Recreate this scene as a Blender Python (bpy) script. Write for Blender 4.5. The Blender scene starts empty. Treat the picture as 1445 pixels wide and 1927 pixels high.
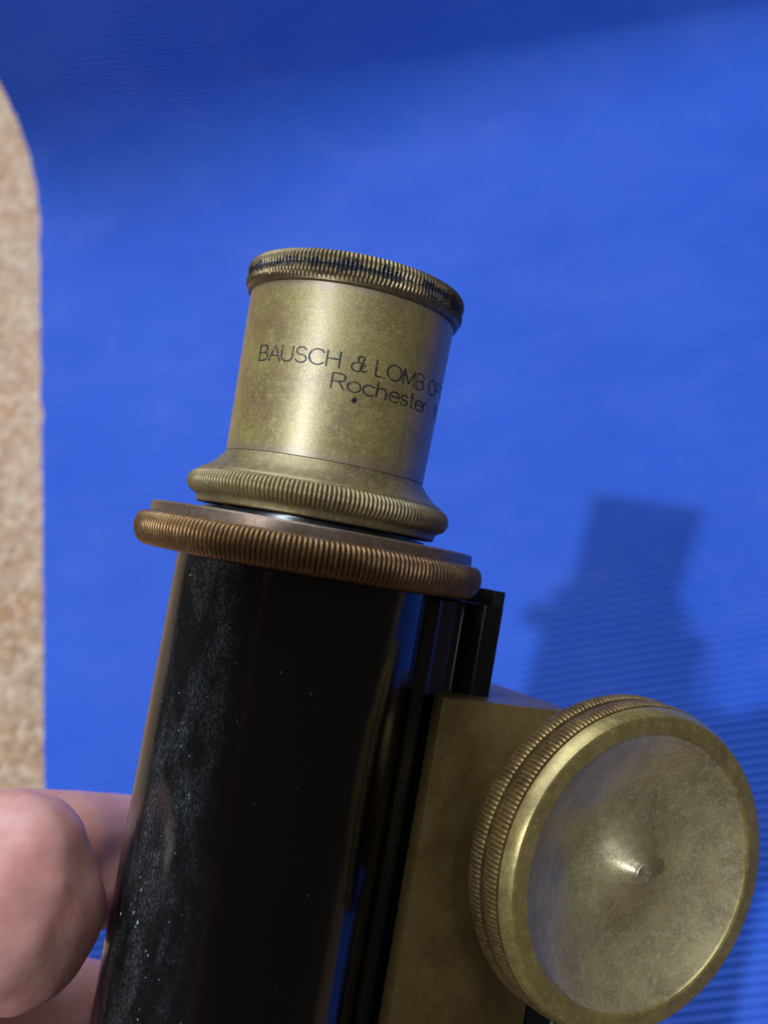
import bpy, bmesh, math, random
from mathutils import Vector, Matrix, noise

random.seed(7)
R = math.radians
sc = bpy.context.scene
COL = sc.collection

# ------------------------------------------------------------------ frame of the place
# camera frame (x right, y up, z towards the viewer; millimetres) -> world (metres, table top z = 0)
UP = Vector((-0.14, 0.432, 0.891)).normalized()
RIB = Vector((0.984, 0.164, 0.077)); RIB = (RIB - UP * RIB.dot(UP)).normalized()
FAR = UP.cross(RIB).normalized()
CAM_H = 245.0
C2W = Matrix((RIB, FAR, UP)).to_4x4()
C2W.translation = Vector((0, 0, CAM_H))
FPX, CX, CY = 1800.0, 722.5, 963.5


def W(v):                       # camera frame mm -> world metres
    return (C2W @ Vector(v)) * 0.001


def wdir(v):
    return (C2W.to_3x3() @ Vector(v)).normalized()


def at(px, py, d):              # photo pixel and depth (mm) -> camera frame mm
    return Vector(((px - CX) * d / FPX, (CY - py) * d / FPX, -d))


# ------------------------------------------------------------------ camera
cd = bpy.data.cameras.new("camera")
cam = bpy.data.objects.new("camera", cd)
COL.objects.link(cam)
m = C2W.copy(); m.translation = W((0, 0, 0)); cam.matrix_world = m
cd.sensor_fit = 'HORIZONTAL'; cd.sensor_width = 36.0
cd.lens = FPX / 1445.0 * 36.0
cd.clip_start = 0.005; cd.clip_end = 20
cd.dof.use_dof = True
cd.dof.focus_distance = 0.109
cd.dof.aperture_fstop = 28.0
sc.camera = cam

# ------------------------------------------------------------------ world and lamps
world = bpy.data.worlds.new("World"); sc.world = world; world.use_nodes = True
bg = world.node_tree.nodes["Background"]
bg.inputs["Color"].default_value = (1.0, 0.86, 0.72, 1)
bg.inputs["Strength"].default_value = 0.06

L = Vector((-0.46, 0.17, 0.87)).normalized()


def area(name, d, dist, size, power, color, aim=(0, 0, -118)):
    ld = bpy.data.lights.new(name, 'AREA'); ld.shape = 'DISK'; ld.size = size
    ld.energy = power; ld.color = color
    o = bpy.data.objects.new(name, ld); COL.objects.link(o)
    t = W(aim); w = wdir(d)
    o.location = t + w * dist
    o.rotation_euler = (-w).to_track_quat('-Z', 'Y').to_euler()
    return o


area("ceiling_lamp", L, 1.6, 0.060, 20, (0.90, 0.96, 1.0))
area("window_light", (-0.28, 0.86, 0.24), 1.4, 1.4, 26, (0.82, 0.91, 1.0))
area("room_lamp", (0.22, 0.42, 0.86), 1.7, 0.22, 2.2, (0.86, 0.94, 1.0))

sc.view_settings.view_transform = 'Standard'
sc.view_settings.look = 'None'
sc.view_settings.exposure = 0.0
sc.view_settings.gamma = 1.0
sc.view_settings.use_curve_mapping = False
sc.render.engine = 'CYCLES'
sc.cycles.use_denoising = True


# ------------------------------------------------------------------ helpers: objects
def tag(o, label=None, cat=None, group=None, kind=None):
    if label: o["label"] = label
    if cat: o["category"] = cat
    if group: o["group"] = group
    if kind: o["kind"] = kind
    return o


def link(name, me, mat, parent=None, sharp=35):
    for p in me.polygons: p.use_smooth = True
    if sharp: me.set_sharp_from_angle(angle=R(sharp))
    o = bpy.data.objects.new(name, me); COL.objects.link(o)
    if mat: me.materials.append(mat)
    if parent: o.parent = parent
    return o


def mesh(verts, faces, scale=0.001):
    me = bpy.data.meshes.new("mesh")
    me.from_pydata([Vector(v) * scale for v in verts], [], faces)
    me.validate(); me.update()
    return me


def lathe(profile, segs, knurl=None, xf=None, close=False, capa=False, capb=False):
    """profile: (r, t, w) rows, w = knurl weight; xf maps (x, y, t) to the local frame"""
    vs, fs = [], []
    n = len(profile)
    for j in range(segs):
        th = 2 * math.pi * j / segs
        for row in profile:
            r, t = row[0], row[1]
            w = row[2] if len(row) > 2 else 0
            if knurl and w:
                N, amp, shape = knurl
                s = abs(math.sin(N * th / 2))
                if shape == 'round': q = 1 - s ** 0.55
                else: q = 1 - s
                jit = 1 + 0.22 * noise.noise(Vector((math.cos(th) * N / 6, math.sin(th) * N / 6, t * 0.4)))
                r -= amp * w * q * jit
            v = (r * math.cos(th), r * math.sin(th), t)
            vs.append(xf(v) if xf else v)
    for j in range(segs):
        k = (j + 1) % segs
        for i in range(n - 1):
            fs.append((j * n + i, k * n + i, k * n + i + 1, j * n + i + 1))
        if close:
            fs.append((j * n + n - 1, k * n + n - 1, k * n, j * n))
    if capa: fs.append([j * n for j in range(segs)][::-1])
    if capb: fs.append([j * n + n - 1 for j in range(segs)])
    me = mesh(vs, fs)
    bm = bmesh.new(); bm.from_mesh(me); bmesh.ops.recalc_face_normals(bm, faces=bm.faces[:]); bm.to_mesh(me); bm.free()
    return me


def prism(poly, t0, t1, xf, bevel=0.0, segs=2):
    n = len(poly)
    vs = [xf((p[0], p[1], t0)) for p in poly] + [xf((p[0], p[1], t1)) for p in poly]
    fs = [list(range(n))[::-1], list(range(n, 2 * n))] + [(i, (i + 1) % n, n + (i + 1) % n, n + i) for i in range(n)]
    me = mesh(vs, fs)
    bm = bmesh.new(); bm.from_mesh(me)
    bmesh.ops.recalc_face_normals(bm, faces=bm.faces[:])
    if bevel:
        bmesh.ops.bevel(bm, geom=bm.edges[:], offset=bevel * 0.001, segments=segs, profile=0.5, affect='EDGES')
    bm.to_mesh(me); bm.free()
    return me


def arc(r0, t0, r1, t1, bulge, n, w=1.0):
    """rows from (r0,t0) to (r1,t1) bulging outwards, knurl weight high in the middle"""
    out = []
    for i in range(n + 1):
        f = i / n
        b = math.sin(math.pi * f) ** 0.6 * bulge
        out.append((r0 + (r1 - r0) * f + b, t0 + (t1 - t0) * f, w * min(1, math.sin(math.pi * f) * 4.5)))
    return out


# ------------------------------------------------------------------ helpers: materials
class NT:
    def __init__(self, name):
        self.m = bpy.data.materials.new(name); self.m.use_nodes = True
        self.t = self.m.node_tree; self.n = self.t.nodes
        self.b = self.n["Principled BSDF"]
        tc = self.n.new("ShaderNodeTexCoord")
        mp = self.n.new("ShaderNodeMapping"); mp.inputs["Scale"].default_value = (1000, 1000, 1000)
        self.t.links.new(tc.outputs["Object"], mp.inputs["Vector"])
        self.mm = mp.outputs[0]              # object space in millimetres

    def lk(self, a, b):
        if isinstance(a, (int, float)): b.default_value = a
        elif isinstance(a, tuple): b.default_value = (*a, 1) if len(a) == 3 and b.type == 'RGBA' else a
        else: self.t.links.new(a, b)

    def scaled(self, s, vec=None):
        mp = self.n.new("ShaderNodeMapping"); mp.inputs["Scale"].default_value = s
        self.lk(vec or self.mm, mp.inputs["Vector"]); return mp.outputs[0]

    def noise(self, scale, detail=4, rough=0.55, vec=None, dist=0):
        x = self.n.new("ShaderNodeTexNoise"); x.inputs["Scale"].default_value = scale
        x.inputs["Detail"].default_value = detail; x.inputs["Roughness"].default_value = rough
        x.inputs["Distortion"].default_value = dist
        self.lk(vec or self.mm, x.inputs["Vector"]); return x.outputs["Fac"]

    def voro(self, scale, vec=None, rand=1.0, out="Distance", feature='F1'):
        x = self.n.new("ShaderNodeTexVoronoi"); x.inputs["Scale"].default_value = scale
        x.feature = feature
        x.inputs["Randomness"].default_value = rand
        self.lk(vec or self.mm, x.inputs["Vector"]); return x.outputs[out]

    def ramp(self, f, stops, interp='LINEAR'):
        x = self.n.new("ShaderNodeValToRGB"); cr = x.color_ramp; cr.interpolation = interp
        while len(cr.elements) < len(stops): cr.elements.new(0.5)
        for e, (p, c) in zip(cr.elements, stops):
            e.position = p
            e.color = (c, c, c, 1) if isinstance(c, (int, float)) else (*c, 1)
        self.lk(f, x.inputs[0]); return x.outputs[0]

    def mix(self, f, a, b, mode='MIX'):
        x = self.n.new("ShaderNodeMix"); x.data_type = 'RGBA'; x.blend_type = mode
        self.lk(f, x.inputs[0]); self.lk(a, x.inputs[6]); self.lk(b, x.inputs[7]); return x.outputs[2]

    def math(self, op, a, b=0.0, c=None):
        x = self.n.new("ShaderNodeMath"); x.operation = op
        self.lk(a, x.inputs[0]); self.lk(b, x.inputs[1])
        if c is not None: self.lk(c, x.inputs[2])
        return x.outputs[0]

    def sep(self, vec=None):
        x = self.n.new("ShaderNodeSeparateXYZ"); self.lk(vec or self.mm, x.inputs[0]); return x.outputs

    def smooth(self, v, lo, hi):
        x = self.n.new("ShaderNodeMapRange"); x.interpolation_type = 'SMOOTHSTEP'
        self.lk(v, x.inputs[0]); x.inputs[1].default_value = lo; x.inputs[2].default_value = hi
        return x.outputs[0]

    def bump(self, h, dist, strength=1.0, normal=None):
        x = self.n.new("ShaderNodeBump"); x.inputs["Distance"].default_value = dist
        x.inputs["Strength"].default_value = strength
        self.lk(h, x.inputs["Height"])
        if normal: self.lk(normal, x.inputs["Normal"])
        return x.outputs[0]

    def set(self, **k):
        for a, v in k.items(): self.lk(v, self.b.inputs[a.replace("_", " ")])
        return self.m


def brass(name, base, dark, bright, rough=0.4, metallic=0.85, grain=1.0, dust=0.0, verd=False, bands=None, coat=0.0, turned=False, stains=False):
    t = NT(name)
    n1 = t.noise(0.22, 5, 0.6)
    n2 = t.noise(1.1, 6, 0.65)
    sp = t.noise(6.0, 2, 0.6)
    c = t.mix(t.ramp(n1, [(0.36, 0.0), (0.66, 1.0)]), base, dark)
    c = t.mix(t.math('MULTIPLY', t.ramp(n2, [(0.5, 0.0), (0.72, 1.0)]), 0.55), c, bright)
    c = t.mix(t.math('MULTIPLY', t.ramp(sp, [(0.48, 0.0), (0.72, 1.0)]), 0.5 * grain), c, bright)
    c = t.mix(t.math('MULTIPLY', t.ramp(t.noise(6.0, 3, 0.7), [(0.3, 1.0), (0.46, 0.0)]), 0.55 * grain), c, dark)
    if bands:                                   # tarnish lines that follow the turned edges
        z = t.sep()[2]
        for lo, hi, col, f in bands:
            wob = t.math('ADD', z, t.math('MULTIPLY', t.math('SUBTRACT', t.noise(0.5, 4), 0.5), 1.4))
            c = t.mix(t.math('MULTIPLY', t.smooth(wob, lo, hi), f), c, col)
    if stains:
        sn = t.ramp(t.noise(0.28, 5, 0.62, t.scaled((1.3, 1.0, 0.8))), [(0.56, 0.0), (0.74, 0.75)])
        c = t.mix(sn, c, (0.20, 0.105, 0.075))
        pit = t.math('LESS_THAN', t.voro(0.55), 0.045)
        c = t.mix(t.math('MULTIPLY', pit, 0.75), c, (0.045, 0.035, 0.025))
        for rx, ry in ((0.5, 0.3), (1.2, -0.4), (-0.6, 0.8)):
            q = t.n.new("ShaderNodeMapping"); q.inputs["Rotation"].default_value = (rx, ry, 0.3)
            t.lk(t.mm, q.inputs[0])
            sc_ = t.noise(1.0, 1, 0.3, t.scaled((2.2, 2.2, 0.05), q.outputs[0]))
            ln = t.smooth(t.math('ABSOLUTE', t.math('SUBTRACT', sc_, 0.63)), 0.006, 0.0)
            c = t.mix(t.math('MULTIPLY', ln, 0.5), c, bright)
    r = t.math('ADD', t.math('MULTIPLY', t.math('SUBTRACT', n2, 0.5), 0.25), rough)
    if dust:
        d = t.math('MULTIPLY', t.ramp(t.noise(2.6, 6, 0.75), [(0.5, 0.0), (0.75, 1.0)]), dust)
        c = t.mix(d, c, (0.42, 0.42, 0.38))
        met = t.math('SUBTRACT', metallic, t.math('MULTIPLY', d, 0.5))
    else:
        met = metallic
    if verd:
        g = t.ramp(t.noise(0.30, 2, 0.5), [(0.73, 0.0), (0.76, 1.0)])
        c = t.mix(g, c, (0.10, 0.36, 0.30))
    bp = t.bump(t.noise(14.0, 2, 0.6), 0.00002, 0.45 * grain)
    if turned:                                  # fine lathe rings about the pinion axis
        x, y, z = t.sep()
        b_ = t.math('ADD', t.math('MULTIPLY', x, math.cos(R(26))), t.math('MULTIPLY', y, math.sin(R(26))))
        b_ = t.math('POWER', t.math('SUBTRACT', b_, 37.2), 2.0)
        z_ = t.math('POWER', t.math('ADD', z, 30.2), 2.0)
        rr = t.math('SQRT', t.math('ADD', b_, z_))
        cv = t.n.new("ShaderNodeCombineXYZ"); t.lk(rr, cv.inputs[0])
        bp = t.bump(t.noise(3.5, 5, 0.75, cv.outputs[0]), 0.00005, 0.5, bp)
    bp = t.bump(t.noise(1.8, 5, 0.6), 0.00004, 0.25, bp)
    return t.set(Base_Color=c, Metallic=met, Roughness=r, Normal=bp, Coat_Weight=coat, Coat_Roughness=0.40, Coat_IOR=1.62)


M = {}
M["barrel"] = brass("aged_olive_brass", (0.275, 0.215, 0.060), (0.18, 0.12, 0.042), (0.43, 0.38, 0.17), 0.46, 0.38, 1.5, coat=0.9, stains=True,
                    bands=[(28.2, 30.4, (0.30, 0.23, 0.20), 0.7), (11.6, 9.6, (0.24, 0.17, 0.14), 0.75)])
M["collar"] = brass("dull_collar_brass", (0.22, 0.165, 0.062), (0.135, 0.095, 0.042), (0.36, 0.30, 0.15), 0.44, 0.6, 0.9, dust=0.35, verd=True, coat=0.3)
M["ring"] = brass("brown_patina_brass", (0.20, 0.108, 0.040), (0.125, 0.062, 0.024), (0.33, 0.21, 0.09), 0.36, 0.7, 0.7, dust=0.25, bands=[(0.95, 1.3, (0.24, 0.20, 0.19), 0.5)])
M["block"] = brass("lacquered_block_brass", (0.20, 0.138, 0.046), (0.15, 0.090, 0.028), (0.27, 0.21, 0.09), 0.34, 0.35, 0.5, coat=0.2)
M["knob"] = brass("knob_brass", (0.31, 0.24, 0.080), (0.20, 0.145, 0.052), (0.48, 0.40, 0.18), 0.34, 0.6, 0.9, coat=0.3, turned=True)
M["knurl"] = brass("knob_knurl_brass", (0.25, 0.165, 0.058), (0.14, 0.085, 0.032), (0.42, 0.33, 0.16), 0.40, 0.75, 0.7, dust=0.12)
M["dish"] = brass("dish_tarnished_brass", (0.38, 0.31, 0.14), (0.22, 0.165, 0.075), (0.52, 0.48, 0.32), 0.30, 0.5, 1.4, dust=0.3, coat=1.0, turned=True)


def cap_mat():
    t = NT("cap_brass_with_black_paint")
    z = t.sep()[2]
    n = t.noise(0.9, 5, 0.6)
    base = t.mix(t.ramp(n, [(0.35, 0.0), (0.7, 1.0)]), (0.20, 0.155, 0.085), (0.12, 0.093, 0.054))
    mid = t.math('ABSOLUTE', t.math('SUBTRACT', z, 31.5))
    m1 = t.math('ADD', mid, t.math('MULTIPLY', t.math('SUBTRACT', t.noise(0.45, 6, 0.72), 0.5), 4.6))
    f = t.smooth(m1, 0.50, 0.34)
    c = t.mix(f, base, (0.010, 0.011, 0.014))
    met = t.math('SUBTRACT', 0.8, t.math('MULTIPLY', f, 0.8))
    return t.set(Base_Color=c, Metallic=met, Roughness=t.math('SUBTRACT', 0.38, t.math('MULTIPLY', f, 0.12)),
                 Normal=t.bump(t.noise(5, 3), 0.00004, 0.4))


M["cap"] = cap_mat()


def lacquer(name, dusty, gloss=0.09):
    t = NT(name)
    s = t.sep()
    # settled dust: small streaky flecks; the left band paints in where light falls on them
    st = t.scaled((1.0, 1.0, 0.4))
    wob = t.math('ADD', s[0], t.math('MULTIPLY', t.math('SUBTRACT', t.noise(0.10, 4), 0.5), 6.0))
    left = t.math('MULTIPLY', t.smooth(wob, -2.6, -8.5), t.smooth(wob, -15.4, -12.6))
    cloud = t.ramp(t.noise(0.30, 5, 0.65, st), [(0.42, 0.0), (0.70, 1.0)])
    grain = t.ramp(t.noise(5.5, 5, 0.85, st), [(0.50, 0.0), (0.84, 1.0)])
    haze = t.math('MULTIPLY', t.math('MULTIPLY', cloud, left), 0.020)
    film = t.math('MULTIPLY', t.math('MULTIPLY', grain, t.math('ADD', cloud, 0.10)), t.math('ADD', t.math('MULTIPLY', left, 0.55), 0.012))
    pick = t.math('MULTIPLY', t.ramp(t.noise(0.5, 3), [(0.42, 0.0), (0.72, 1.0)]), 0.13)
    fl = t.math('LESS_THAN', t.voro(1.7, t.scaled((1.0, 1.0, 0.55))), pick)
    speck = t.math('MULTIPLY', fl, t.math('ADD', t.math('MULTIPLY', left, 0.7), 0.10))
    big = t.math('LESS_THAN', t.voro(0.36, t.scaled((1.0, 1.0, 0.6))), 0.045)
    d = t.math('MINIMUM', t.math('ADD', t.math('ADD', t.math('ADD', film, haze), speck), t.math('MULTIPLY', big, t.math('ADD', t.math('MULTIPLY', left, 0.6), 0.10))), 1.0)
    d = t.math('MULTIPLY', d, dusty)
    c = t.mix(d, (0.0035, 0.0035, 0.0045), (0.40, 0.46, 0.50))
    r = t.math('ADD', t.math('MULTIPLY', d, 0.5), t.math('ADD', gloss, t.math('MULTIPLY', t.noise(0.4, 4), 0.08)))
    bp = t.bump(t.noise(0.16, 3), 0.0004, 0.10)
    bp = t.bump(t.noise(2.5, 4, 0.6, t.scaled((1, 1, 0.12))), 0.00002, 0.3, bp)
    return t.set(Base_Color=c, Roughness=r, Normal=bp, Specular_IOR_Level=0.5)


M["lacquer"] = lacquer("black_lacquer", 1.0)
M["lacquer_clean"] = lacquer("black_lacquer_clean", 0.5, 0.24)


def plain(name, c, rough, metallic=0.0):
    t = NT(name)
    v = t.mix(t.ramp(t.noise(1.5, 4), [(0.3, 0.0), (0.7, 1.0)]), tuple(x * 0.75 for x in c), tuple(min(1, x * 1.2) for x in c))
    return t.set(Base_Color=v, Roughness=rough, Metallic=metallic)


def ink():
    t = NT("worn_black_engraving_fill")
    w = t.ramp(t.noise(1.6, 5, 0.7), [(0.52, 0.0), (0.68, 0.75)])
    c = t.mix(w, (0.014, 0.016, 0.022), (0.20, 0.165, 0.07))
    return t.set(Base_Color=c, Roughness=0.5)


M["ink"] = ink()
M["steel"] = plain("blackened_steel", (0.055, 0.062, 0.07), 0.3, 0.8)


def mat_blue():
    t = NT("blue_ribbed_rubber")
    n = t.noise(0.018, 4, 0.6)
    c = t.mix(t.ramp(n, [(0.3, 0.0), (0.7, 1.0)]), (0.011, 0.070, 0.455), (0.019, 0.088, 0.505))
    scuff = t.ramp(t.noise(0.05, 6, 0.7), [(0.55, 0.0), (0.8, 1.0)])
    c = t.mix(t.math('MULTIPLY', scuff, 0.15), c, (0.15, 0.22, 0.58))
    worn = t.ramp(t.noise(0.03, 5, 0.7, t.scaled((0.5, 1.0, 1.0))), [(0.42, 0.0), (0.66, 1.0)])
    c = t.mix(t.math('MULTIPLY', worn, 0.10), c, (0.14, 0.19, 0.55))
    lint = t.math('LESS_THAN', t.voro(0.035, t.scaled((1.0, 0.8, 1.0))), 0.05)
    c = t.mix(t.math('MULTIPLY', lint, 0.03), c, (0.40, 0.48, 0.72))
    spot = t.math('LESS_THAN', t.voro(0.022), 0.045)
    c = t.mix(t.math('MULTIPLY', spot, 0.05), c, (0.35, 0.45, 0.75))
    bp = t.bump(t.noise(3.0, 3), 0.00006, 0.5)
    return t.set(Base_Color=c, Roughness=0.62, Specular_IOR_Level=0.22, Normal=bp)


M["mat"] = mat_blue()


def granite():
    t = NT("beige_granite")
    big = t.noise(0.05, 5, 0.65, dist=0.8)
    c = t.mix(t.ramp(big, [(0.38, 0.0), (0.62, 1.0)]), (0.31, 0.16, 0.075), (0.36, 0.25, 0.165))
    g = t.voro(0.62, out="Color")
    gv = t.n.new("ShaderNodeRGBToBW"); t.lk(g, gv.inputs[0])
    c = t.mix(t.ramp(gv.outputs[0], [(0.55, 0.0), (0.85, 0.65)]), c, (0.52, 0.42, 0.32))
    c = t.mix(t.ramp(gv.outputs[0], [(0.18, 0.7), (0.36, 0.0)]), c, (0.22, 0.13, 0.08))
    c = t.mix(t.ramp(t.noise(0.22, 6, 0.75, dist=0.6), [(0.57, 0.0), (0.68, 0.85)]), c, (0.085, 0.06, 0.05))
    c = t.mix(t.ramp(t.noise(0.5, 5, 0.75), [(0.58, 0.0), (0.70, 0.6)]), c, (0.30, 0.15, 0.08))
    return t.set(Base_Color=c, Roughness=0.4)


M["granite"] = granite()


def skin():
    t = NT("skin")
    n = t.noise(0.10, 4, 0.6)
    c = t.mix(t.ramp(n, [(0.3, 0.0), (0.7, 1.0)]), (0.54, 0.24, 0.21), (0.58, 0.34, 0.32))
    c = t.mix(t.math('MULTIPLY', t.ramp(t.noise(0.5, 5, 0.65), [(0.42, 0.0), (0.75, 1.0)]), 0.40), c, (0.48, 0.14, 0.11))
    c = t.mix(t.math('MULTIPLY', t.ramp(t.noise(0.055, 3, 0.5), [(0.45, 0.0), (0.68, 1.0)]), 0.22), c, (0.52, 0.16, 0.13))
    rot = t.n.new("ShaderNodeMapping"); rot.inputs["Rotation"].default_value = (0.3, 0.5, 0.9)
    t.lk(t.mm, rot.inputs[0])
    lines = t.noise(1.0, 4, 0.6, t.scaled((2.2, 0.22, 0.6), rot.outputs[0]), dist=0.4)
    ridges = t.voro(1.5, t.scaled((1.3, 0.5, 0.9), rot.outputs[0]), feature='DISTANCE_TO_EDGE')
    bp = t.bump(lines, 0.00020, 0.2)
    for sx, rz, st in ((0.7, 0.9, 0.09), (1.5, 0.4, 0.10), (3.0, 1.3, 0.10)):
        r2 = t.n.new("ShaderNodeMapping"); r2.inputs["Rotation"].default_value = (0.4, 0.6, rz)
        t.lk(t.mm, r2.inputs[0])
        nz = t.noise(sx, 2, 0.5, t.scaled((1.0, 0.06, 0.30), r2.outputs[0]), dist=0.0)
        cr = t.smooth(t.math('ABSOLUTE', t.math('SUBTRACT', nz, 0.5)), 0.0, 0.022)
        bp = t.bump(cr, 0.00012, st, bp)
    bp = t.bump(t.ramp(ridges, [(0.0, 0.0), (0.12, 1.0)]), 0.00005, 0.10, bp)
    bp = t.bump(t.noise(5.0, 3), 0.00006, 0.18, bp)
    t.b.inputs["Subsurface Radius"].default_value = (0.9, 0.35, 0.2)
    return t.set(Base_Color=c, Roughness=0.42, Subsurface_Weight=0.55, Subsurface_Scale=0.004, Normal=bp)


M["skin"] = skin()

# ------------------------------------------------------------------ the table top and the mat
MAT_T = 3.0
TOP_Z = -4.0
top = prism([(-420, -380), (480, -380), (480, 520), (-420, 520)], -38 + TOP_Z, TOP_Z, lambda v: v, 2.0)
tag(link("countertop", top, M["granite"]), "speckled beige granite countertop under the mat", None, kind="structure")

PITCH = 2.1


def mat_mesh():
    S = (C2W @ Vector((-124.9, 108.7, -347)))          # where the far end starts to curl up, on the left edge
    x0, yb = S.x, S.y - 9
    x1, y0 = x0 + 470, yb - 420
    Rb, a1, tail = 37.0, R(75), 42.0
    # centre line of the sheet: flat, bend, rising end
    pts, s, ds = [], 0.0, PITCH / 8
    Lf, Lb = yb - y0, Rb * a1
    while s < Lf + Lb + tail:
        if s < Lf: p, a = (y0 + s, 0.0), 0.0
        elif s < Lf + Lb:
            a = (s - Lf) / Rb; p = (yb + Rb * math.sin(a), Rb * (1 - math.cos(a)))
        else:
            a = a1; e = s - Lf - Lb
            p = (yb + Rb * math.sin(a) + e * math.cos(a), Rb * (1 - math.cos(a)) + e * math.sin(a))
        pts.append((p, a, s)); s += ds
    nx = 46
    vs, fs = [], []
    n = len(pts)
    for side in (0, 1):
        for (p, a, s) in pts:
            ph = s / PITCH
            rib = 0.38 * (abs(math.sin(math.pi * ph)) ** 0.7 - 0.6)
            for i in range(nx + 1):
                f = i / nx
                x = x0 + (x1 - x0) * f ** 1.3
                x += (0.7 * noise.noise(Vector((s * 0.11, 3, 0))) + 0.5 * noise.noise(Vector((s * 0.5, 9, 0)))) * (1 - f)
                wav = 0.9 * noise.noise(Vector((x * 0.012, s * 0.012, 1.0))) + 0.9
                h = (MAT_T + rib + wav) if side == 0 else (0.12 + wav * 0.9)
                h += TOP_Z
                x += (10.8 * max(0.0, (yb - p[0]) / 179.0)) * (1 - f)
                vs.append((x, p[0] - math.sin(a) * h, p[1] * (0.22 + 0.78 * math.exp(-(f / 0.40) ** 2)) + math.cos(a) * h))
    m_ = nx + 1
    off = n * m_
    for j in range(n - 1):
        for i in range(nx):
            q = (j * m_ + i, j * m_ + i + 1, (j + 1) * m_ + i + 1, (j + 1) * m_ + i)
            fs.append(q); fs.append(tuple(off + k for k in q[::-1]))
        for i in (0, nx):
            q = (j * m_ + i, (j + 1) * m_ + i, off + (j + 1) * m_ + i, off + j * m_ + i)
            fs.append(q if i == 0 else q[::-1])
    for j in (0, n - 1):
        for i in range(nx):
            q = (j * m_ + i, off + j * m_ + i, off + j * m_ + i + 1, j * m_ + i + 1)
            fs.append(q if j == 0 else q[::-1])
    return mesh(vs, fs)


mo = link("mat", mat_mesh(), M["mat"], sharp=60)
tag(mo, "bright blue ribbed rubber mat with its far end curling up", "mat")

# ------------------------------------------------------------------ the microscope
TILT = 10.0
u = Vector((math.sin(R(TILT)), math.cos(R(TILT)), -0.05)).normalized()
e1 = Vector((math.cos(R(TILT)), -math.sin(R(TILT)), 0))
e1 = (e1 - u * e1.dot(u)).normalized()
away = u.cross(e1)                                   # local Y points away from the viewer
P0 = Vector((-9.05, -4.4, -118.0))
loc = Matrix((e1, away, u)).transposed()
MW = (C2W.to_3x3() @ loc).to_4x4(); MW.translation = W(P0)


def empty(name):
    o = bpy.data.objects.new(name, None); COL.objects.link(o)
    o.matrix_world = MW; o.empty_display_size = 0.01
    return o


ROT = R(26)
cb, sb = math.cos(ROT), math.sin(ROT)


def bk(v):          # (b, k, t): b = from the tube to the rack, k = along the pinion towards the near knob
    b, k, t = v
    a = b * cb + k * sb
    c = -b * sb + k * cb
    return (a, -c, t)


micro = empty("microscope")
tag(micro, "black and brass antique microscope body with large dished focusing knob, held over the mat", "microscope")

# body tube: black lacquer
tube_prof = [(15.0, -2.4), (15.7, -2.7), (15.75, -3.2)] + [(15.75, -3.2 - 4 * i) for i in range(1, 26)]
link("body_tube", lathe(tube_prof, 192), M["lacquer"], micro)

# knurled brown ring at the top of the tube
pr = [(13.9, 0.6), (13.9, 2.15), (14.1, 2.35), (19.55, 2.4), (19.75, 2.2), (19.8, 1.2), (20.1, 1.05), (20.5, 1.05)]
pr += arc(20.6, 1.0, 20.2, -2.75, 0.95, 16, 1.0)
pr += [(19.9, -2.9), (15.5, -3.0), (14.5, -2.6), (13.9, 0.6)]
link("knurled_ring", lathe(pr, 232 * 8, (232, 0.32, 'round')), M["ring"], micro)

# blackened inner draw tube seen in the gap
link("draw_tube", lathe([(13.7, 0.4), (13.7, 2.9), (13.2, 2.95), (11.0, 2.95)], 160), M["steel"], micro)

# slide rail on the tube and the dovetail bar that runs in the block
rail = [(8, 10.0), (13.6, 10.2), (14.1, 9.9), (16.4, 9.4), (16.6, 9.0), (16.6, -9.4), (13.6, -10.2), (8, -10.0)]
link("slide_rail", prism(rail, -95, -3.4, bk, 0.15), M["lacquer_clean"], micro)
bar = [(16.6, 5.6), (19.8, 5.6), (21.4, 8.0), (24.2, 8.0), (24.2, -8.0), (21.4, -8.0), (19.8, -5.6), (16.6, -5.6)]
link("dovetail_bar", prism(bar, -95, -3.3, bk, 0.2), M["lacquer_clean"], micro)
link("rack_bar", prism([(22.3, 7.95), (24.15, 7.95), (24.15, -7.95), (22.3, -7.95)], -3.5, -1.3, bk, 0.15), M["steel"], micro)

# bearing block with its groove
TB = -14.65
blk = [(14.75, 12.7), (34.2, 12.7), (34.2, -12.7), (14.75, -12.7), (14.75, -10.4), (16.75, -9.7), (16.8, -6.0),
       (19.6, -6.0), (21.2, -8.3), (24.5, -8.3), (24.5, 8.3), (21.2, 8.3), (19.6, 6.0), (16.8, 6.0), (16.75, 9.7), (14.75, 10.4)]
link("bearing_block", prism(blk, -95, TB, bk, 0.18), M["block"], micro)
# limb behind the block
limb = [(34.4, 17.7), (50, 16.5), (57, 9.0), (59, 0), (57, -8.0), (50, -12.0), (34.4, -12.5)]
link("limb", prism(limb, -95, -47, bk, 1.2, 3), M["lacquer_clean"], micro)
link("pinion_housing", lathe([(0.1, -12.6), (7.4, -12.6), (7.6, -12.4), (7.6, 12.3), (7.4, 12.5), (0.1, 12.5)], 72, xf=lambda v: bk((37.2 + v[0], v[2], -30.2 + v[1]))), M["block"], micro)

# focusing knob on the pinion
KB, KT = 37.2, -30.2


def kx(v):          # lathe axis -> pinion axis
    x, y, h = v
    return bk((KB + x, h, KT + y))


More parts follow.
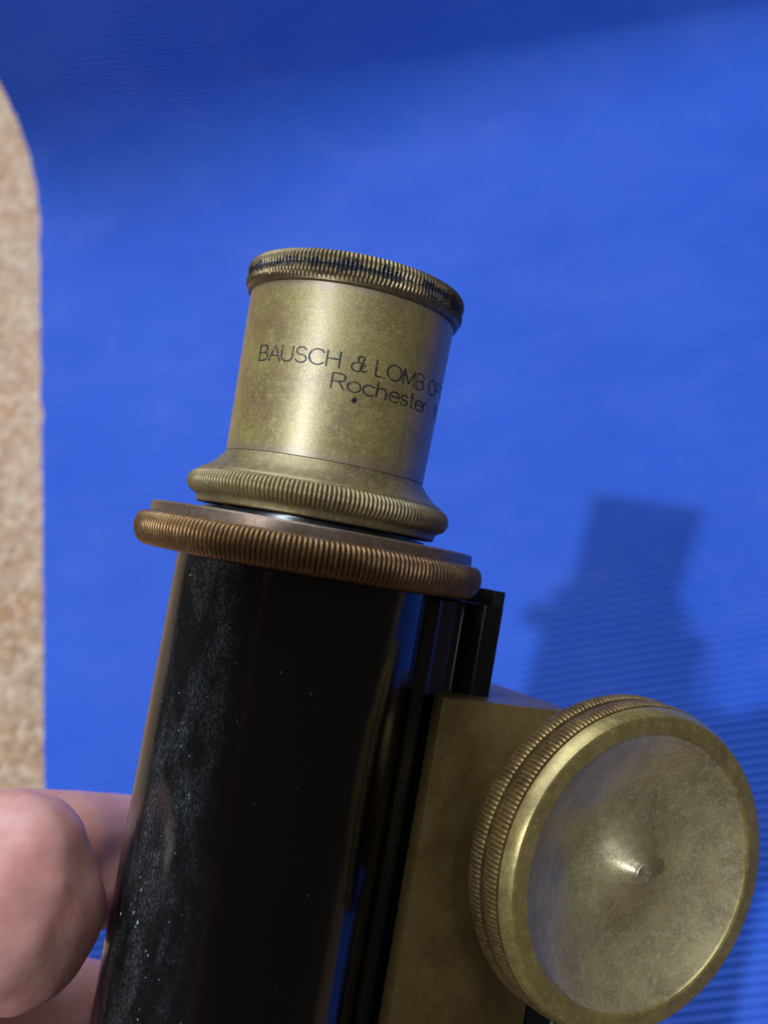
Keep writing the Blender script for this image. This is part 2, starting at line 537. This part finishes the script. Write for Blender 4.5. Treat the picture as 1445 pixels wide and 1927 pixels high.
knob = link("focus_knob", lathe([(16.0, 18.9), (16.2, 18.6), (18.2, 18.5), (18.2, 24.15), (18.7, 24.2), (18.85, 24.25), (18.9, 24.4), (18.75, 24.9), (18.35, 25.6), (18.15, 25.85), (17.95, 25.93), (17.8, 25.95), (16.25, 25.97), (16.0, 25.85), (15.85, 25.5)], 240, xf=kx), M["knob"], micro, sharp=16)
for lo, hi, rr in ((18.6, 20.9, 19.1), (21.35, 24.0, 18.95)):
    p = [(18.15, lo - 0.02), (rr - 0.1, lo)] + arc(rr, lo, rr, hi, 0.32, 12) + [(rr - 0.1, hi), (18.15, hi + 0.02)]
    link("knurled_rim", lathe(p, 216 * 8, (216, 0.22, 'round'), xf=kx), M["knurl"], knob)
dish = []
for i in range(49):
    f = i / 48
    r = 15.9 * (1 - f) + 1.15 * f
    q = r / 15.9
    bowl = 25.6 - 4.6 * (1 - q ** 2.3)
    cone = 4.4 * max(0.0, 1 - (r - 1.15) / 8.0) ** 2.1
    dish.append((r, bowl + cone))
hz = dish[-1][1]
dish += [(1.13, hz + 0.3), (1.0, hz + 0.42), (0.02, hz + 0.36)]
link("dish", lathe(dish, 160, xf=kx), M["dish"], knob)
link("pinion_boss", lathe([(0.1, 12.6), (12.6, 12.75), (13.0, 13.0), (13.0, 17.2), (12.6, 17.5), (5.0, 17.6), (5.0, 18.6), (16.1, 18.8)], 96, xf=kx), M["knurl"], knob)

# ------------------------------------------------------------------ the eyepiece
eye = empty("eyepiece")
tag(eye, "brass eyepiece with engraved maker's lettering standing in the top of the tube", "eyepiece")
link("barrel", lathe([(11.9, 9.2), (12.0, 9.75), (12.28, 9.9), (12.78, 29.9), (12.5, 30.1)], 256), M["barrel"], eye)
cp = [(9.0, 33.1), (11.8, 33.2), (12.8, 33.25)] + \
     [(13.2, 33.2, 0.2), (13.42, 32.95, 0.8), (13.58, 32.6, 1), (13.6, 32.2, 1), (13.52, 31.75, 0.85), (13.5, 31.4, 0.85), (13.6, 31.0, 1),
      (13.56, 30.6, 1), (13.4, 30.3, 0.5), (13.3, 30.15, 0.0), (13.2, 29.75, 0), (13.0, 29.6), (12.6, 29.62)]
link("knurled_cap", lathe(cp, 164 * 8, (164, 0.20, 'vee')), M["cap"], eye)
link("eye_lens", lathe([(9.1, 33.0), (6.0, 32.7), (5.5, 31.5), (3, 31.9), (0.02, 32.1)], 64), M["steel"], eye)
cl = [(12.05, 9.85), (12.3, 9.8), (12.45, 9.6), (12.75, 9.2), (13.25, 8.6), (13.9, 8.0), (14.6, 7.55), (15.05, 7.3), (15.15, 7.1), (15.3, 7.05)]
cl += arc(15.35, 7.0, 15.35, 4.35, 0.85, 14, 1.0)
cl += [(15.2, 4.25), (14.95, 4.1), (14.8, 3.85), (14.75, 3.4), (14.6, 3.25), (12.0, 3.2)]
link("knurled_collar", lathe(cl, 190 * 8, (190, 0.30, 'round')), M["collar"], eye)
link("insertion_tube", lathe([(11.5, 3.25), (11.5, -10), (10.8, -10)], 96), M["steel"], eye)


# engraved lettering: single strokes wrapped on the barrel
def arcp(cx, cy, rx, ry, a0, a1, n=14):
    return [(cx + rx * math.cos(R(a0 + (a1 - a0) * i / n)), cy + ry * math.sin(R(a0 + (a1 - a0) * i / n))) for i in range(n + 1)]


G = {  # glyph: (advance, strokes), cap height 1
    'B': (0.74, [[(0, 0), (0, 1), (0.34, 1)] + arcp(0.34, 0.76, 0.22, 0.24, 90, -90, 8) + [(0, 0.52)], [(0.34, 0.52)] + arcp(0.36, 0.26, 0.26, 0.26, 90, -90, 8) + [(0, 0)]]),
    'A': (0.80, [[(0, 0), (0.36, 1), (0.72, 0)], [(0.13, 0.33), (0.59, 0.33)]]),
    'U': (0.82, [[(0, 1), (0, 0.33)] + arcp(0.32, 0.33, 0.32, 0.33, 180, 360) + [(0.64, 1)]]),
    'S': (0.72, [arcp(0.29, 0.75, 0.26, 0.25, 25, 270, 12) + arcp(0.29, 0.255, 0.29, 0.255, 90, -160, 12)]),
    'C': (0.90, [arcp(0.42, 0.5, 0.42, 0.5, 40, 320, 20)]),
    'H': (0.84, [[(0, 0), (0, 1)], [(0.64, 0), (0.64, 1)], [(0, 0.52), (0.64, 0.52)]]),
    'L': (0.62, [[(0, 1), (0, 0), (0.52, 0)]]),
    'O': (0.98, [arcp(0.42, 0.5, 0.42, 0.5, 0, 360, 26)]),
    'M': (0.92, [[(0, 0), (0, 1), (0.36, 0.08), (0.72, 1), (0.72, 0)]]),
    'P': (0.70, [[(0, 0), (0, 1), (0.34, 1)] + arcp(0.34, 0.74, 0.24, 0.26, 90, -90, 8) + [(0, 0.48)]]),
    'T': (0.70, [[(0, 1), (0.6, 1)], [(0.3, 1), (0.3, 0)]]),
    'I': (0.22, [[(0.02, 0), (0.02, 1)]]),
    'N': (0.84, [[(0, 0), (0, 1), (0.62, 0), (0.62, 1)]]),
    'Y': (0.72, [[(0, 1), (0.31, 0.48), (0.62, 1)], [(0.31, 0.48), (0.31, 0)]]),
    'R': (0.76, [[(0, 0), (0, 1), (0.36, 1)] + arcp(0.36, 0.75, 0.25, 0.25, 90, -90, 8) + [(0, 0.50)], [(0.34, 0.50), (0.60, 0)]]),
    'o': (0.74, [arcp(0.31, 0.32, 0.31, 0.33, 0, 360, 22)]),
    'c': (0.68, [arcp(0.31, 0.32, 0.31, 0.33, 45, 315, 16)]),
    'h': (0.66, [[(0, 0), (0, 1.0)], [(0, 0.4)] + arcp(0.25, 0.40, 0.25, 0.25, 180, 0, 10) + [(0.5, 0)]]),
    'e': (0.70, [[(0.02, 0.34), (0.58, 0.34)] + arcp(0.30, 0.32, 0.29, 0.33, 5, 315, 18)]),
    's': (0.56, [arcp(0.21, 0.49, 0.19, 0.16, 25, 270, 10) + arcp(0.21, 0.165, 0.21, 0.165, 90, -160, 10)]),
    't': (0.42, [[(0.14, 0.92), (0.14, 0.14)] + arcp(0.28, 0.14, 0.14, 0.14, 180, 280, 5), [(0, 0.64), (0.32, 0.64)]]),
    'r': (0.42, [[(0, 0), (0, 0.64)], [(0, 0.38)] + arcp(0.24, 0.38, 0.24, 0.25, 180, 70, 7)]),
    '.': (0.26, [[(0.03, 0.0), (0.03, 0.06)]]),
    '&': (0.92, [arcp(0.48, 0.84, 0.15, 0.15, -60, 200, 12) + [(0.36, 0.66), (0.50, 0.52)],
                 [(0.56, 0.60), (0.36, 0.56)] + arcp(0.30, 0.28, 0.26, 0.28, 80, 300, 14) + [(0.56, 0.20), (0.60, 0.62)],
                 arcp(0.66, 0.26, 0.17, 0.20, 70, 330, 12)]),
    ' ': (0.36, []),
}


def lettering(text, th0, tz, cap, stroke, squeeze=1.0):
    """th0: angle on the barrel in degrees, 0 faces the viewer, positive to the right"""
    vs, fs = [], []
    x = 0.0

    def put(px, py):
        t = tz + py * cap
        rr = 12.28 + (12.78 - 12.28) * (t - 9.9) / 20.0 + 0.012
        th = R(th0) + px * cap * squeeze / rr
        return (rr * math.sin(th), -rr * math.cos(th), t)

    for ch in text:
        adv, strokes = G[ch]
        for s in strokes:
            pts = [Vector((x + p[0], p[1])) for p in s]
            # densify long runs so they follow the curve
            d = [pts[0]]
            for a, b in zip(pts, pts[1:]):
                k = max(1, int((b - a).length / 0.08))
                d += [a + (b - a) * (i / k) for i in range(1, k + 1)]
            base = len(vs)
            for i, p in enumerate(d):
                q0, q1 = d[max(0, i - 1)], d[min(len(d) - 1, i + 1)]
                t = (q1 - q0); t = t.normalized() if t.length > 1e-6 else Vector((1, 0))
                nn = Vector((-t.y, t.x)) * (stroke * (0.9 + 0.25 * noise.noise(Vector((p.x * 4, p.y * 4, cap)))) / cap / 2)
                e = t * (stroke / cap * 0.3) * (-1 if i == 0 else 1 if i == len(d) - 1 else 0)
                for sg in (1, -1):
                    vs.append(put(p.x + e.x + nn.x * sg, p.y + e.y + nn.y * sg))
            for i in range(len(d) - 1):
                fs.append((base + 2 * i, base + 2 * i + 1, base + 2 * i + 3, base + 2 * i + 2))
        x += adv
    return mesh(vs, fs)


link("lettering", lettering("BAUSCH & LOMB OPT. CO.", -46.5, 20.25, 1.75, 0.20, 1.31), M["ink"], eye)
link("lettering", lettering("Rochester.  N.Y.", -0.5, 17.9, 1.75, 0.20, 1.38), M["ink"], eye)


def fleck():                    # small square fleck of black paint under the lettering
    pts = []
    for dx, dz in ((-0.36, -0.12), (0.08, -0.42), (0.36, 0.10), (-0.06, 0.40)):
        th = R(12.5) + dx / 12.5; t = 17.05 + dz; rr = 12.28 + 0.5 * (t - 9.9) / 20 + 0.02
        pts.append((rr * math.sin(th), -rr * math.cos(th), t))
    return mesh(pts, [(0, 1, 2, 3)])


link("paint_fleck", fleck(), M["steel"], eye)

# ------------------------------------------------------------------ the hand
def hand():
    chains = [
        # thumb, pad pressed to the left of the tube
        [(-620, 2180, 116, 235), (-330, 1880, 110, 222), (-120, 1725, 107, 206), (-10, 1694, 106, 200)],
        [(-100, 1660, 107, 175), (20, 1622, 106, 136), (42, 1615, 106, 128)],
        [(-10, 1705, 106, 190), (70, 1712, 106, 132), (30, 1765, 106, 140)],
        # index finger running behind the tube
        [(-460, 1900, 150, 150), (-230, 1640, 140, 130), (20, 1594, 127, 112), (130, 1588, 130, 102), (260, 1596, 142, 98), (400, 1640, 152, 90), (520, 1700, 150, 78)],
        [(-60, 1660, 128, 130), (70, 1662, 128, 112), (170, 1652, 132, 104)],
        # middle finger below it
        [(-470, 2060, 152, 150), (-220, 1940, 152, 128), (60, 1915, 146, 118), (240, 1925, 148, 104), (440, 2010, 154, 94), (560, 2060, 150, 80)],
        # ring and little fingers, below the picture
        [(-480, 2240, 152, 150), (-220, 2230, 152, 122), (60, 2240, 148, 112), (240, 2250, 150, 98), (430, 2290, 154, 88)],
        [(-500, 2420, 150, 140), (-240, 2470, 150, 108), (20, 2490, 147, 98), (200, 2500, 150, 86)],
        # palm and wrist
        [(-460, 1900, 150, 150), (-800, 2250, 145, 210), (-1250, 2500, 142, 230), (-1750, 2750, 142, 235)],
        [(-470, 2060, 152, 150), (-850, 2350, 145, 220), (-1250, 2550, 142, 230)],
        [(-480, 2240, 152, 150), (-850, 2450, 145, 220)],
        [(-500, 2420, 150, 140), (-850, 2550, 145, 210), (-1250, 2600, 142, 230)],
        [(-620, 2180, 116, 235), (-850, 2420, 138, 225)],
    ]
    bm = bmesh.new()
    for ch in chains:
        P = [(at(x, y, d), r * d / FPX) for x, y, d, r in ch]
        for (p, r), (q, s) in zip(P, P[1:]):
            n = max(1, int((q - p).length / (0.22 * min(r, s))))
            for i in range(n + 1):
                f = i / n
                g = f * f * (3 - 2 * f)
                c = W(p.lerp(q, f)); rad = (r + (s - r) * g) * 0.001
                bmesh.ops.create_icosphere(bm, subdivisions=2, radius=rad, matrix=Matrix.Translation(c))
    me = bpy.data.meshes.new("hand"); bm.to_mesh(me); bm.free()
    o = link("hand", me, M["skin"], sharp=0)
    md = o.modifiers.new("remesh", 'REMESH'); md.mode = 'VOXEL'; md.voxel_size = 0.0008; md.use_smooth_shade = True
    sm = o.modifiers.new("smooth", 'SMOOTH'); sm.factor = 0.5; sm.iterations = 10
    return o


tag(hand(), "bare hand gripping the black tube from the left, only fingers showing", "hand")


# ------------------------------------------------------------------ unseen blocker added beside the lens: it throws the band of shade on the tube
def light_blocker():
    z = 30.0
    sh = Vector((-0.529 * z, 0.195 * z))
    row = [(-61.0, 9.4, 11.2), (-61.0, 0, 11.4), (-61.0, -18, 11.6), (-61, -30, 11.9), (-61.5, -50, 12.2), (-62, -70, 13.2), (-64, -95, 16), (-70, -130, 24), (-74, -165, 27)]
    P = [(Vector((x + sh.x, y + sh.y, z + 0.1 * max(0, -y))), r) for x, y, r in row]
    bm = bmesh.new()
    for (p, r), (q, s) in zip(P, P[1:]):
        n = max(1, int((q - p).length / (0.2 * min(r, s))))
        for i in range(n + 1):
            f = i / n
            bmesh.ops.create_icosphere(bm, subdivisions=2, radius=(r + (s - r) * f) * 0.001, matrix=Matrix.Translation(W(p.lerp(q, f))))
    me = bpy.data.meshes.new("light_blocker"); bm.to_mesh(me); bm.free()
    o = link("light_blocker", me, M["skin"], sharp=0)
    md = o.modifiers.new("remesh", 'REMESH'); md.mode = 'VOXEL'; md.voxel_size = 0.0015; md.use_smooth_shade = True
    sm = o.modifiers.new("smooth", 'SMOOTH'); sm.factor = 0.5; sm.iterations = 8
    return o


tag(light_blocker(), "unseen blocker added beside the lens, shading the tube", "light_blocker")
